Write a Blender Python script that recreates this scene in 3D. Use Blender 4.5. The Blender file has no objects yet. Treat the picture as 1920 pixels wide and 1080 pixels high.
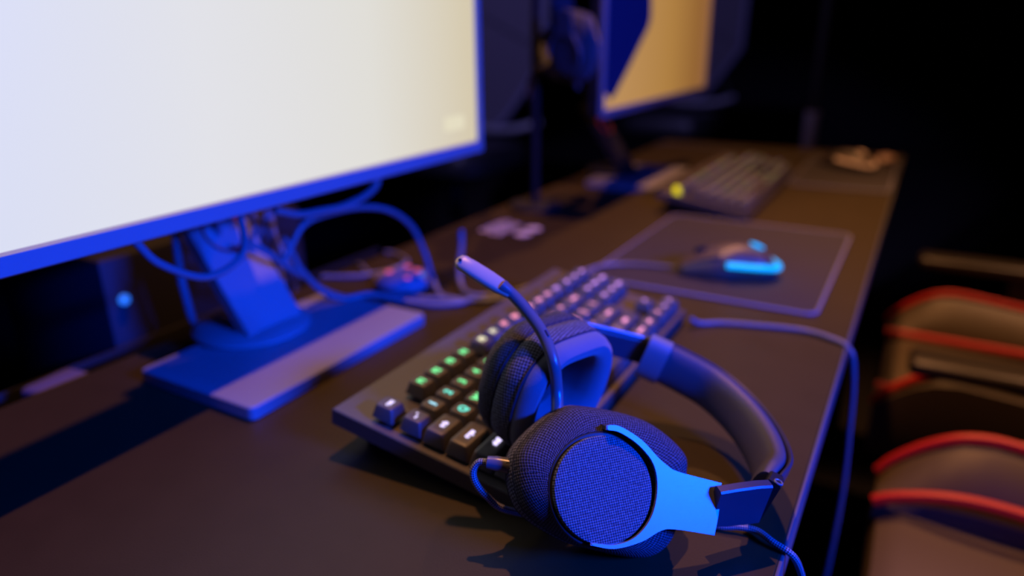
import bpy, bmesh, math, random
from mathutils import Vector, Matrix
random.seed(7)
V = Vector
PI = math.pi
C = bpy.context.scene.collection
sc = bpy.context.scene

# ------------------------------------------------------------------ camera
cam_d = bpy.data.cameras.new('camera')
cam = bpy.data.objects.new('camera', cam_d)
C.objects.link(cam)
sc.camera = cam
cam.matrix_world = Matrix(((0.867232, -0.162394, 0.470677, 0.0),
                           (0.49783, 0.299057, -0.814082, 0.0),
                           (-0.008557, 0.940315, 0.340196, 0.28573),
                           (0, 0, 0, 1)))
cam_d.sensor_width = 36
cam_d.lens = 24.75
cam_d.clip_start = 0.01
cam_d.dof.use_dof = True
cam_d.dof.focus_distance = 0.375      # measured along the view axis
cam_d.dof.aperture_fstop = 2.6
cam_d.dof.aperture_blades = 0

# ------------------------------------------------------------------ world, exposure
w = bpy.data.worlds.new('world')
sc.world = w
w.use_nodes = True
w.node_tree.nodes['Background'].inputs[0].default_value = (0.15, 0.1, 0.2, 1)
w.node_tree.nodes['Background'].inputs[1].default_value = 0.004
sc.view_settings.view_transform = 'Standard'
sc.view_settings.look = 'None'
sc.view_settings.exposure = 0
sc.view_settings.gamma = 1
sc.view_settings.use_curve_mapping = False


def light(name, kind, loc, target, power, color, size=0.1, size_y=None, angle=60, blend=0.5):
    d = bpy.data.lights.new(name, kind)
    d.energy = power
    d.color = color
    if kind == 'AREA':
        d.shape = 'RECTANGLE'
        d.size = size
        d.size_y = size_y or size
    else:
        d.shadow_soft_size = size
    if kind == 'SPOT':
        d.spot_size = math.radians(angle)
        d.spot_blend = blend
    o = bpy.data.objects.new(name, d)
    C.objects.link(o)
    o.location = loc
    o.rotation_euler = (V(target) - V(loc)).to_track_quat('-Z', 'Y').to_euler()
    return o


# warm ceiling spots over the row of desks, plus an added one for the chairs
light('warm_spot', 'SPOT', (-0.42, 0.85, 1.95), (-0.25, 0.45, 0), 85, (1.0, 0.42, 0.15), 0.02, angle=75, blend=0.7)
light('warm_spot', 'SPOT', (-0.38, 2.10, 1.95), (-0.15, 1.45, 0.0), 80, (1.0, 0.42, 0.15), 0.02, angle=57, blend=0.8)
light('warm_spot', 'SPOT', (0.75, 1.9, 1.95), (0.22, 1.15, -0.3), 85, (1.0, 0.45, 0.2), 0.02, angle=30, blend=0.5)  # added fill that brightens the gaming chairs
# blue tube lamp beside the near seat
light('blue_tube', 'AREA', (0.95, 0.24, 0.60), (-0.3, 0.38, 0.05), 15.5, (0.0, 0.052, 1.0), 0.35, 0.08).data.spread = math.radians(95)
# added dim violet fill that lifts the chairs behind the desk row
light('violet_fill', 'SPOT', (-0.9, 0.2, 1.9), (-1.15, 3.0, 0.1), 120, (0.33, 0.28, 1.0), 0.05, angle=40, blend=0.4)


# ------------------------------------------------------------------ materials
MATS = {}


def mat(name, color, rough=0.5, metal=0.0, emit=None, estr=1.0, spec=0.5, bump=None, bscale=400, var=0.0, vscale=40, sheen=0.0):
    if name in MATS:
        return MATS[name]
    m = bpy.data.materials.new(name)
    m.use_nodes = True
    nt = m.node_tree
    b = nt.nodes['Principled BSDF']
    b.inputs['Base Color'].default_value = (*color, 1)
    b.inputs['Roughness'].default_value = rough
    b.inputs['Metallic'].default_value = metal
    b.inputs['Specular IOR Level'].default_value = spec
    if sheen:
        b.inputs['Sheen Weight'].default_value = sheen
    if emit:
        b.inputs['Emission Color'].default_value = (*emit, 1)
        b.inputs['Emission Strength'].default_value = estr
    tc = nt.nodes.new('ShaderNodeTexCoord')
    if var:
        n = nt.nodes.new('ShaderNodeTexNoise')
        n.inputs['Scale'].default_value = vscale
        n.inputs['Detail'].default_value = 6
        nt.links.new(tc.outputs['Object'], n.inputs['Vector'])
        r = nt.nodes.new('ShaderNodeMixRGB')
        r.inputs[1].default_value = (*[c * (1 - var) for c in color], 1)
        r.inputs[2].default_value = (*[c * (1 + var) for c in color], 1)
        nt.links.new(n.outputs['Fac'], r.inputs[0])
        nt.links.new(r.outputs[0], b.inputs['Base Color'])
    if bump:
        n = nt.nodes.new('ShaderNodeTexNoise')
        n.inputs['Scale'].default_value = bscale
        n.inputs['Detail'].default_value = 3
        nt.links.new(tc.outputs['Object'], n.inputs['Vector'])
        bp = nt.nodes.new('ShaderNodeBump')
        bp.inputs['Strength'].default_value = bump
        bp.inputs['Distance'].default_value = 0.0005
        nt.links.new(n.outputs['Fac'], bp.inputs['Height'])
        nt.links.new(bp.outputs[0], b.inputs['Normal'])
    MATS[name] = m
    return m


def weave(name, dark, light_, period=1.1, strength=0.8, rough=0.85, mesh=False):
    """woven cloth: UVs are in millimetres"""
    m = bpy.data.materials.new(name)
    m.use_nodes = True
    nt = m.node_tree
    L = nt.links.new
    b = nt.nodes['Principled BSDF']
    b.inputs['Roughness'].default_value = rough
    b.inputs['Specular IOR Level'].default_value = 0.3
    uv = nt.nodes.new('ShaderNodeUVMap')
    mp = nt.nodes.new('ShaderNodeMapping')
    mp.inputs['Scale'].default_value = (2 * PI / period, 2 * PI / period, 1)
    mp.inputs['Rotation'].default_value = (0, 0, 0.5)
    L(uv.outputs[0], mp.inputs['Vector'])
    nz = nt.nodes.new('ShaderNodeTexNoise')
    nz.inputs['Scale'].default_value = 0.55
    nz.inputs['Detail'].default_value = 4
    L(uv.outputs[0], nz.inputs['Vector'])
    sx = nt.nodes.new('ShaderNodeSeparateXYZ')
    L(mp.outputs[0], sx.inputs[0])

    def math_(op, a, bb=None, val=None):
        n = nt.nodes.new('ShaderNodeMath')
        n.operation = op
        L(a, n.inputs[0])
        if bb is not None:
            L(bb, n.inputs[1])
        if val is not None:
            n.inputs[1].default_value = val
        return n.outputs[0]
    s1 = math_('SINE', sx.outputs[0])
    s2 = math_('SINE', sx.outputs[1])
    pr = math_('MULTIPLY', s1, s2)
    h = math_('MULTIPLY_ADD', pr, val=0.5)
    h.node.inputs[2].default_value = 0.5
    hh = math_('MULTIPLY', h, nz.outputs['Fac'])
    ramp = nt.nodes.new('ShaderNodeValToRGB')
    ramp.color_ramp.elements[0].position = 0.08
    ramp.color_ramp.elements[1].position = 0.5
    ramp.color_ramp.elements[0].color = (*dark, 1)
    ramp.color_ramp.elements[1].color = (*light_, 1)
    L(hh, ramp.inputs[0])
    L(ramp.outputs[0], b.inputs['Base Color'])
    bp = nt.nodes.new('ShaderNodeBump')
    bp.inputs['Strength'].default_value = strength
    bp.inputs['Distance'].default_value = 0.0004
    L(hh, bp.inputs['Height'])
    L(bp.outputs[0], b.inputs['Normal'])
    MATS[name] = m
    return m


M_desk = mat('desk_laminate', (0.044, 0.030, 0.010), 0.5, spec=0.3, bump=0.25, bscale=900, var=0.18, vscale=30)
M_deskedge = mat('desk_edge', (0.12, 0.12, 0.13), 0.4)
M_black = mat('black_plastic', (0.02, 0.02, 0.022), 0.45, bump=0.15, bscale=1500)
M_blackmetal = mat('black_metal', (0.05, 0.05, 0.055), 0.4, 0.6)
M_case = mat('keyboard_metal', (0.10, 0.088, 0.082), 0.40, 0.15, bump=0.2, bscale=1500)
M_key = mat('keycap_plastic', (0.105, 0.098, 0.095), 0.33, bump=0.1, bscale=2500)
M_silver = mat('grey_paint', (0.33, 0.33, 0.36), 0.42, 0.15, bump=0.1, bscale=1200)
M_yoke = mat('yoke_aluminium', (0.30, 0.34, 0.40), 0.40, 0.5, bump=0.12, bscale=3000)
M_slider = mat('slider_plastic', (0.05, 0.05, 0.07), 0.35, 0.0, bump=0.1, bscale=2500)
M_caps = mat('capsule_lamp_tan', (0.50, 0.40, 0.31), 0.32, bump=0.05, bscale=2500)  # tan puts the warm lamp highlight into the base colour
M_boom = mat('boom_rubber', (0.14, 0.14, 0.15), 0.27, spec=0.8, bump=0.08, bscale=2500)
M_pad = mat('band_leatherette', (0.095, 0.09, 0.105), 0.38, bump=0.45, bscale=1800)
M_weave = weave('cup_weave', (0.007, 0.007, 0.010), (0.13, 0.13, 0.155), 2.5, 1.0)
M_mesh = weave('cushion_mesh', (0.015, 0.015, 0.02), (0.24, 0.25, 0.30), 2.8, 1.0)
M_weave2 = weave('disc_weave', (0.03, 0.035, 0.045), (0.23, 0.26, 0.28), 1.9, 0.9)
M_velour = mat('cushion_velour', (0.15, 0.16, 0.20), 0.9, bump=0.6, bscale=1600, sheen=0.3)
M_matt = mat('matt_black', (0.008, 0.008, 0.009), 0.8)
M_case2 = mat('case_steel', (0.02, 0.02, 0.03), 0.6)
M_lilac = mat('pale_plastic', (0.14, 0.12, 0.2), 0.5)
M_arm = mat('armrest_pad', (0.03, 0.024, 0.02), 0.38)
M_foam = mat('speaker_cloth', (0.03, 0.03, 0.05), 0.9, bump=0.5, bscale=600)
M_cable = mat('cable_rubber', (0.19, 0.19, 0.22), 0.42)
M_red = mat('red_piping', (0.62, 0.02, 0.015), 0.5)
M_leather = mat('chair_leather', (0.085, 0.062, 0.036), 0.5, bump=0.3, bscale=300)
M_padcloth = mat('mouse_pad_cloth', (0.034, 0.029, 0.038), 0.8, bump=0.4, bscale=1500, var=0.1, vscale=15)
M_padedge = mat('mouse_pad_stitching', (0.22, 0.22, 0.33), 0.6, bump=0.5, bscale=1200)
M_gloss = mat('mouse_shell', (0.11, 0.085, 0.07), 0.42, spec=0.8)
M_glow = mat('cyan_glow', (0.0, 0.2, 0.4), 0.4, emit=(0.0, 0.42, 1.0), estr=1.3)
M_amber = mat('amber_glow', (0.3, 0.15, 0.05), 0.4, emit=(0.85, 0.32, 0.12), estr=0.45)
M_white = mat('white_label', (0.9, 0.86, 0.9), 0.5)
M_pinkled = mat('pink_led', (0.3, 0.1, 0.1), 0.4, emit=(1.0, 0.12, 0.25), estr=0.8)
M_blueled = mat('blue_led', (0.05, 0.1, 0.3), 0.4, emit=(0.02, 0.2, 1.0), estr=0.9)
M_shell_grey = mat('grey_chair_cloth', (0.13, 0.12, 0.14), 0.8, bump=0.3, bscale=300)
M_wall = mat('dark_wall_paint', (0.012, 0.011, 0.013), 0.9, var=0.1, vscale=3)
M_floor = mat('dark_carpet', (0.02, 0.016, 0.014), 0.9, bump=0.5, bscale=200, var=0.2, vscale=60)
M_puck = mat('pale_puck_plastic', (0.36, 0.30, 0.38), 0.5)


def screen_mat(name, stops, pict=False):
    """light panel picture, colour runs across the screen (object Y), soft mottling"""
    m = bpy.data.materials.new(name)
    m.use_nodes = True
    nt = m.node_tree
    L = nt.links.new
    b = nt.nodes['Principled BSDF']
    b.inputs['Base Color'].default_value = (0.02, 0.02, 0.02, 1)
    b.inputs['Roughness'].default_value = 0.35
    tc = nt.nodes.new('ShaderNodeTexCoord')
    s = nt.nodes.new('ShaderNodeSeparateXYZ')
    L(tc.outputs['Object'], s.inputs[0])
    mr = nt.nodes.new('ShaderNodeMapRange')
    mr.inputs['From Min'].default_value = -0.24
    mr.inputs['From Max'].default_value = 0.30
    L(s.outputs['Y'], mr.inputs['Value'])
    rp = nt.nodes.new('ShaderNodeValToRGB')
    cr = rp.color_ramp
    while len(cr.elements) < len(stops):
        cr.elements.new(0.5)
    for e, (p, c) in zip(cr.elements, stops):
        e.position = p
        e.color = (*c, 1)
    L(mr.outputs[0], rp.inputs[0])
    L(rp.outputs[0], b.inputs['Emission Color'])
    b.inputs['Emission Strength'].default_value = 1.0
    return m


M_screen = screen_mat('lit_screen', [(0.0, (0.70, 0.73, 0.83)), (0.3, (0.76, 0.76, 0.75)), (0.65, (0.75, 0.73, 0.64)), (1.0, (0.66, 0.57, 0.36))])
M_reflection = mat('pale_reflection', (0.02, 0.02, 0.02), 0.4, emit=(0.78, 0.72, 0.50), estr=1.0)  # glow colour of the painted screen reflection
M_screen_amber = screen_mat('amber_picture', [(0.0, (0.50, 0.27, 0.09)), (0.5, (0.42, 0.21, 0.05)), (0.85, (0.28, 0.12, 0.03)), (1.0, (0.30, 0.13, 0.05))])
M_screen_blue = mat('blue_picture', (0.01, 0.01, 0.02), 0.4, emit=(0.0, 0.002, 0.09), estr=1.0)


# ------------------------------------------------------------------ helpers
def tag(o, label=None, cat=None, group=None, kind=None):
    if label: o['label'] = label
    if cat: o['category'] = cat
    if group: o['group'] = group
    if kind: o['kind'] = kind
    return o


def thing(name, loc, label, cat, group=None, rot=(0, 0, 0)):
    o = bpy.data.objects.new(name, None)
    o.empty_display_size = 0.05
    C.objects.link(o)
    o.location = loc
    o.rotation_euler = rot
    return tag(o, label, cat, group)


def finish(name, bm, m, parent=None, smooth=True, label=None, angle=40):
    bmesh.ops.recalc_face_normals(bm, faces=bm.faces[:])
    me = bpy.data.meshes.new(name)
    bm.to_mesh(me)
    bm.free()
    if smooth:
        for p in me.polygons:
            p.use_smooth = True
        try:
            me.set_sharp_from_angle(angle=math.radians(angle))
        except Exception:
            pass
    me.materials.append(m)
    o = bpy.data.objects.new(name, me)
    C.objects.link(o)
    if parent is not None:
        o.parent = parent
    if label:
        o['label'] = label
    return o


def box(bm, c, s, bev=0.0, seg=2, M=None):
    r = bmesh.ops.create_cube(bm, size=1)
    vs = r['verts']
    for v in vs:
        v.co = V((v.co.x * s[0], v.co.y * s[1], v.co.z * s[2]))
    if bev:
        es = list({e for v in vs for e in v.link_edges})
        rb = bmesh.ops.bevel(bm, geom=es, offset=bev, segments=seg, affect='EDGES', profile=0.5)
        vs = list({v for v in rb['verts']} | {v for v in vs if v.is_valid})
    for v in vs:
        v.co = v.co + V(c)
        if M is not None:
            v.co = M @ v.co
    return vs


def spline(pts, n=8, closed=False):
    P = [V(p) for p in pts]
    k = len(P)
    out = []
    rng = range(k) if closed else range(k - 1)
    for i in rng:
        if closed:
            a, b, c, d = P[(i - 1) % k], P[i], P[(i + 1) % k], P[(i + 2) % k]
        else:
            a = P[i - 1] if i > 0 else P[0] * 2 - P[1]
            b, c = P[i], P[i + 1]
            d = P[i + 2] if i + 2 < k else P[-1] * 2 - P[-2]
        for j in range(n):
            t = j / n
            out.append(0.5 * ((2 * b) + (c - a) * t + (2 * a - 5 * b + 4 * c - d) * t * t + (3 * b - a - 3 * c + d) * t ** 3))
    if not closed:
        out.append(P[-1].copy())
    return out


def loft(bm, rings, cap0=True, cap1=True, closed=True, uv=True):
    """rings: lists of points (same count). UV in millimetres along ring / along loft."""
    uvl = bm.loops.layers.uv.verify() if uv else None
    vr = [[bm.verts.new(p) for p in r] for r in rings]
    n = len(rings[0])
    # arc lengths
    av = [0.0]
    for a, b in zip(rings[:-1], rings[1:]):
        av.append(av[-1] + sum((V(a[i]) - V(b[i])).length for i in range(0, n, max(1, n // 8))) / len(range(0, n, max(1, n // 8))) * 1000)
    big = max(rings, key=lambda r: sum((V(r[i]) - V(r[i - 1])).length for i in range(1, n)))
    au = [0.0]
    for i in range(1, n + 1):
        au.append(au[-1] + (V(big[i % n]) - V(big[i - 1])).length * 1000)
    for k in range(len(rings) - 1):
        for i in range(n if closed else n - 1):
            j = (i + 1) % n
            try:
                f = bm.faces.new((vr[k][i], vr[k][j], vr[k + 1][j], vr[k + 1][i]))
            except ValueError:
                continue
            if uv:
                for lp, (a, b) in zip(f.loops, ((i, k), (i + 1, k), (i + 1, k + 1), (i, k + 1))):
                    lp[uvl].uv = (au[a], av[b])
    if cap0: bm.faces.new(vr[0][::-1])
    if cap1: bm.faces.new(vr[-1])
    return vr


def tube(bm, path, rad, sides=12, closed=False, up=(0, 0, 1), flat=1.0, caps=True):
    P = [V(p) for p in path]
    k = len(P)
    rings = []
    nrm = None
    for i, p in enumerate(P):
        if closed:
            t = (P[(i + 1) % k] - P[i - 1]).normalized()
        else:
            t = (P[min(i + 1, k - 1)] - P[max(i - 1, 0)]).normalized()
        if nrm is None:
            u = V(up)
            if abs(u.dot(t)) > 0.95: u = V((1, 0, 0))
            nrm = (u - t * u.dot(t)).normalized()
        else:
            nrm = (nrm - t * nrm.dot(t)).normalized()
        bn = t.cross(nrm)
        r = rad(i / max(1, k - 1)) if callable(rad) else rad
        rings.append([p + nrm * (math.sin(2 * PI * j / sides) * r * flat) + bn * (math.cos(2 * PI * j / sides) * r) for j in range(sides)])
    if closed:
        rings.append(rings[0])
        vr = loft(bm, rings, False, False)
        bmesh.ops.remove_doubles(bm, verts=vr[0] + vr[-1], dist=1e-7)
    else:
        loft(bm, rings, caps, caps)


def prism(bm, poly, d0, d1, frame, bev=0.0):
    """poly in (a,b); extruded along the third axis from d0 to d1; frame maps (a,b,d)->point"""
    n = len(poly)
    lo = [bm.verts.new(frame(a, b, d0)) for a, b in poly]
    hi = [bm.verts.new(frame(a, b, d1)) for a, b in poly]
    f0 = bm.faces.new(lo[::-1])
    f1 = bm.faces.new(hi)
    for i in range(n):
        j = (i + 1) % n
        bm.faces.new((lo[i], lo[j], hi[j], hi[i]))
    if bev:
        es = list(f0.edges) + list(f1.edges)
        bmesh.ops.bevel(bm, geom=es, offset=bev, segments=2, affect='EDGES')


def disc(bm, c, r, h, n=32, axis='z', bev=0.0):
    c = V(c)
    def P(a, rr, d):
        x, y = math.cos(a) * rr, math.sin(a) * rr
        if axis == 'z': return c + V((x, y, d))
        if axis == 'x': return c + V((d, x, y))
        return c + V((x, d, y))
    prof = [(r - bev, 0), (r, bev), (r, h - bev), (r - bev, h)] if bev else [(r, 0), (r, h)]
    loft(bm, [[P(2 * PI * i / n, rr, d) for i in range(n)] for rr, d in prof])


def copy_tree(o, parent=None):
    c = o.copy()
    C.objects.link(c)
    c.parent = parent
    for ch in o.children:
        copy_tree(ch, c)
    return c


def rrect(w_, h_, r, n=5):
    out = []
    for cx, cy, a0 in ((w_ / 2 - r, h_ / 2 - r, 0), (-w_ / 2 + r, h_ / 2 - r, 90), (-w_ / 2 + r, -h_ / 2 + r, 180), (w_ / 2 - r, -h_ / 2 + r, 270)):
        for k in range(n + 1):
            a = math.radians(a0 + 90 * k / n)
            out.append((cx + r * math.cos(a), cy + r * math.sin(a)))
    return out


# ------------------------------------------------------------------ room (floor 0.74 m under the desk top)
FZ = -0.74


def slab(name, c, s, m):
    bm = bmesh.new()
    box(bm, (0, 0, 0), s)
    o = finish(name, bm, m, smooth=False)
    o.location = c
    o['kind'] = 'structure'
    return o


slab('floor', (-0.5, 2.5, FZ - 0.05), (8.2, 10.2, 0.1), M_floor)
slab('wall_back', (-0.5, 7.55, 0.7), (8.2, 0.1, 2.9), M_wall)
slab('wall_left', (-4.55, 2.5, 0.7), (0.1, 10.2, 2.9), M_wall)
slab('wall_right', (3.55, 2.5, 0.7), (0.1, 10.2, 2.9), M_wall)
slab('ceiling', (-0.5, 2.5, 2.2), (8.2, 10.2, 0.1), M_wall)

# ------------------------------------------------------------------ desk
DX0, DX1, DY0, DY1 = -0.62, -0.032, -0.55, 1.955
desk = thing('desk', ((DX0 + DX1) / 2, (DY0 + DY1) / 2, FZ), 'long black laminate desk with blue-lit front edge under all keyboards and monitors', 'desk')
dl = desk.location


def dpart(name, bm, m, **k):
    for v in bm.verts: v.co -= dl
    return finish(name, bm, m, desk, **k)


bm = bmesh.new()
box(bm, ((DX0 + DX1) / 2, (DY0 + DY1) / 2, -0.0125), (DX1 - DX0, DY1 - DY0, 0.025), 0.0006, 1)
dpart('desktop', bm, M_desk, smooth=False)
bm = bmesh.new()
box(bm, (DX1 + 0.0012, (DY0 + DY1) / 2, -0.0125), (0.0024, DY1 - DY0, 0.0252), 0.0008, 2)
dpart('edge_banding', bm, M_deskedge, label='grey edge banding along the front')
for y in (DY0 + 0.06, DY1 - 0.06):
    for x in (DX0 + 0.05, DX1 - 0.06):
        bm = bmesh.new()
        box(bm, (x, y, (FZ - 0.025) / 2), (0.05, 0.05, -FZ - 0.025), 0.004)
        dpart('leg', bm, M_blackmetal)
bm = bmesh.new()
box(bm, (DX0 + 0.05, (DY0 + DY1) / 2, -0.06), (0.03, DY1 - DY0 - 0.17, 0.06), 0.003)
dpart('crossbar', bm, M_blackmetal)
bm = bmesh.new()
box(bm, (DX0 - 0.04, 0.35, -0.045), (0.08, 0.9, 0.004), 0.001)
box(bm, (DX0 - 0.08, 0.35, -0.035), (0.003, 0.9, 0.024), 0.001)
dpart('cable_tray', bm, M_black)
bm = bmesh.new()
box(bm, (0, 0, 0.018), (0.034, 0.05, 0.036), 0.006, 3)
o = finish('power_adapter', bm, M_lilac)
o.location = (DX0 - 0.028, 0.290, -0.0428)
o.rotation_euler = (0, 0, 0.12)
tag(o, 'small violet-lit power adapter just behind the back edge of the desk, bottom left', 'power adapter')

# ------------------------------------------------------------------ monitors
MW, MH = 0.61, 0.358


def make_monitor(cy, mx, zb, label, second=False):
    t = thing('computer_monitor', (-0.49, cy, 0), label, 'monitor')
    ox = mx + 0.49
    zc = zb + MH / 2
    # housing behind the bezel
    bm = bmesh.new()
    secs = [(0.0, MW - 0.004, MH - 0.004, 0.006), (-0.018, MW - 0.004, MH - 0.004, 0.006), (-0.035, MW - 0.12, MH - 0.09, 0.02), (-0.045, MW - 0.2, MH - 0.14, 0.03)]
    loft(bm, [[(ox - 0.002 + d, a, zc + b) for a, b in rrect(ww, hh, r)] for d, ww, hh, r in secs])
    finish('back_shell', bm, M_black, t)
    # bezel: closed rounded picture-frame profile
    bm = bmesh.new()
    bw = 0.0095
    bwb = 0.015
    outer = rrect(MW, MH, 0.006)
    def inner(inset, insb):
        return [(max(-MW / 2 + inset, min(MW / 2 - inset, a)), max(-MH / 2 + insb, min(MH / 2 - inset, b))) for a, b in outer]
    rings = []
    for poly, d in ((outer, -0.003), (outer, 0.0), (outer, 0.003), (inner(0.0012, 0.0012), 0.0045), (inner(bw - 0.0015, bwb - 0.0015), 0.0045), (inner(bw, bwb), 0.001), (inner(bw, bwb), -0.002)):
        rings.append([V((ox + d, a, zc + b)) for a, b in poly])
    loft(bm, rings, False, False)
    finish('bezel', bm, M_silver, t, label='grey bezel lit blue from the right')
    # panel
    pw, ph = MW - 2 * bw, MH - bw - bwb
    bm = bmesh.new()
    box(bm, (0, 0, 0), (0.0016, pw + 0.001, ph + 0.001))
    o = finish('screen', bm, M_screen_amber if second else M_screen, t, smooth=False, label='amber and dark blue picture' if second else 'blank pale screen')
    o.location = (ox, 0, zc + (bwb - bw) / 2)
    if not second:  # faint reflection on the panel, painted as a glowing patch
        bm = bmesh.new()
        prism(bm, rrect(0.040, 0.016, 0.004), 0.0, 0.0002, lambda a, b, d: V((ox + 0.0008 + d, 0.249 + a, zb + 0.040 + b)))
        finish('reflection_patch', bm, M_reflection, t, smooth=False, label='small painted reflection near the lower right corner')
    if second:
        # dark blue area of the picture, with its slanted right edge
        bm = bmesh.new()
        x1 = ox + 0.001
        y0 = -pw / 2
        b0 = zb + bwb
        poly = [(y0 + 0.002, b0 + 0.028), (y0 + 0.03, b0 + 0.012), (y0 + 0.05, b0 + 0.02), (y0 + 0.105, b0 + 0.058), (y0 + 0.165, b0 + 0.102), (y0 + 0.195, b0 + 0.124), (y0 + 0.205, b0 + 0.14), (y0 + 0.203, b0 + 0.16), (y0 + 0.196, b0 + 0.2), (y0 + 0.19, b0 + ph - 0.002), (y0 + 0.002, b0 + ph - 0.002)]
        prism(bm, poly, x1 - 0.0006, x1, lambda a, b, d: V((d, a, b)))
        finish('picture_area', bm, M_screen_blue, t, smooth=False, label='dark blue area of the picture')
    # flat neck leaning back, with cable hole ring
    bm = bmesh.new()
    p0 = V((-0.030, 0, 0.022))
    p1 = V((-0.118, 0, 0.150))
    dr = (p1 - p0).normalized()
    nx = V((dr.z, 0, -dr.x))
    Ln = (p1 - p0).length
    def nf(a, b, d):
        return p0 + dr * b + V((0, a, 0)) + nx * d
    prism(bm, [(-0.033, -0.004), (0.033, -0.004), (0.033, Ln), (-0.033, Ln)], -0.007, 0.007, nf, 0.0012)
    nk = finish('neck', bm, M_matt if second else M_silver, t)  # far neck is painted black in place of the shade on it
    bm = bmesh.new()
    ring = [nf(0.021 * math.cos(a), 0.100 + 0.021 * math.sin(a), 0.0075) for a in [2 * PI * k / 36 for k in range(36)]]
    tube(bm, ring, 0.0016, 8, closed=True)
    finish('cable_ring', bm, M_red, nk, label='red ring round the cable hole')
    # swivel disc and base
    bm = bmesh.new()
    prof = [(0.052, 0.012), (0.056, 0.014), (0.056, 0.017), (0.05, 0.0215), (0.034, 0.0235)]
    loft(bm, [[(-0.058 + r * math.cos(a), r * math.sin(a), z) for a in [2 * PI * k / 48 for k in range(48)]] for r, z in prof])
    finish('swivel_disc', bm, M_matt if second else M_silver, t)  # far disc too: shade put in as black
    bm = bmesh.new()
    po = rrect(0.142, 0.228, 0.006)
    pi_ = rrect(0.1396, 0.2256, 0.005)
    loft(bm, [[(a, b, z) for a, b in pp] for pp, z in ((pi_, 0), (po, 0.001), (po, 0.0112), (pi_, 0.0124))])
    finish('base', bm, M_silver, t)
    # hub joining neck and panel
    bm = bmesh.new()
    box(bm, (ox - 0.054, 0, zc - 0.02), (0.02, 0.075, 0.09), 0.004)
    box(bm, (-0.075, 0, 0.185), (0.09, 0.05, 0.09), 0.01)
    finish('hinge', bm, M_black, t)
    return t


mon1 = make_monitor(0.431, -0.468, 0.1497, 'near computer monitor with blank pale screen and grey base behind the headset')
mon2 = make_monitor(1.372, -0.452, 0.155, 'far computer monitor with amber and dark blue picture at the next desk place', True)

# ------------------------------------------------------------------ keyboards
U = 0.01905
ROWS = [
    (0.0, [('esc', 1), (None, 1), ('F1', 1), ('F2', 1), ('F3', 1), ('F4', 1), (None, .5), ('F5', 1), ('F6', 1), ('F7', 1), ('F8', 1), (None, .5), ('F9', 1), ('F10', 1), ('F11', 1), ('F12', 1), (None, .25), ('prt', 1), ('scr', 1), ('pse', 1)]),
    (1.25, [('~ `', 1)] + [(c, 1) for c in '1234567890'] + [('-', 1), ('=', 1), ('back', 2), (None, .25), ('ins', 1), ('home', 1), ('pgup', 1)]),
    (2.25, [('tab', 1.5)] + [(c, 1) for c in 'QWERTYUIOP'] + [('[', 1), (']', 1), ('\\', 1.5), (None, .25), ('del', 1), ('end', 1), ('pgdn', 1)]),
    (3.25, [('caps', 1.75)] + [(c, 1) for c in 'ASDFGHJKL'] + [(';', 1), ("'", 1), ('enter', 2.25)]),
    (4.25, [('shift', 2.25)] + [(c, 1) for c in 'ZXCVBNM'] + [(',', 1), ('.', 1), ('/', 1), ('shift', 2.75), (None, 1.25), ('^', 1)]),
    (5.25, [('ctrl', 1.25), ('win', 1.25), ('alt', 1.25), ('', 6.25), ('alt', 1.25), ('fn', 1.25), ('menu', 1.25), ('ctrl', 1.25), (None, .25), ('<', 1), ('v', 1), ('>', 1)]),
]
NUMPAD = {1.25: ['num', '/', '*', '-'], 2.25: ['7', '8', '9', '+'], 3.25: ['4', '5', '6'], 4.25: ['1', '2', '3', 'ent'], 5.25: ['0', '.']}
PAL = {'blue': (0.42, 0.45, 1.0), 'lilac': (0.72, 0.62, 1.0), 'ice': (0.35, 0.8, 1.0), 'teal': (0.08, 0.75, 0.6), 'green': (0.12, 0.85, 0.30),
       'lime': (0.55, 0.85, 0.25), 'cream': (0.85, 0.8, 0.45), 'rose': (1.0, 0.30, 0.38), 'pink': (0.9, 0.3, 0.55), 'purple': (0.55, 0.25, 0.9)}
GL = {k: mat('legend_' + k, (0.1, 0.1, 0.1), 0.5, emit=c, estr=1.5) for k, c in PAL.items()}
GL.update({'dim_' + k: mat('dim_legend_' + k, (0.1, 0.1, 0.1), 0.5, emit=c, estr=0.3) for k, c in PAL.items()})


def glow_for(u, v):
    q = u - 0.35 * (v if v > 0.5 else 0)
    if q < 0.25: return 'lilac' if v > 0.5 else 'blue'
    if u < 1.2: return 'lilac'
    if q < 1.2: return 'ice'
    if q < 2.2: return 'teal'
    if q < 6: return 'green'
    if q < 8.4: return 'cream'
    if q < 11.0: return 'rose'
    if q < 14.5: return 'pink'
    return 'purple'


_key_mesh = {}


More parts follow.
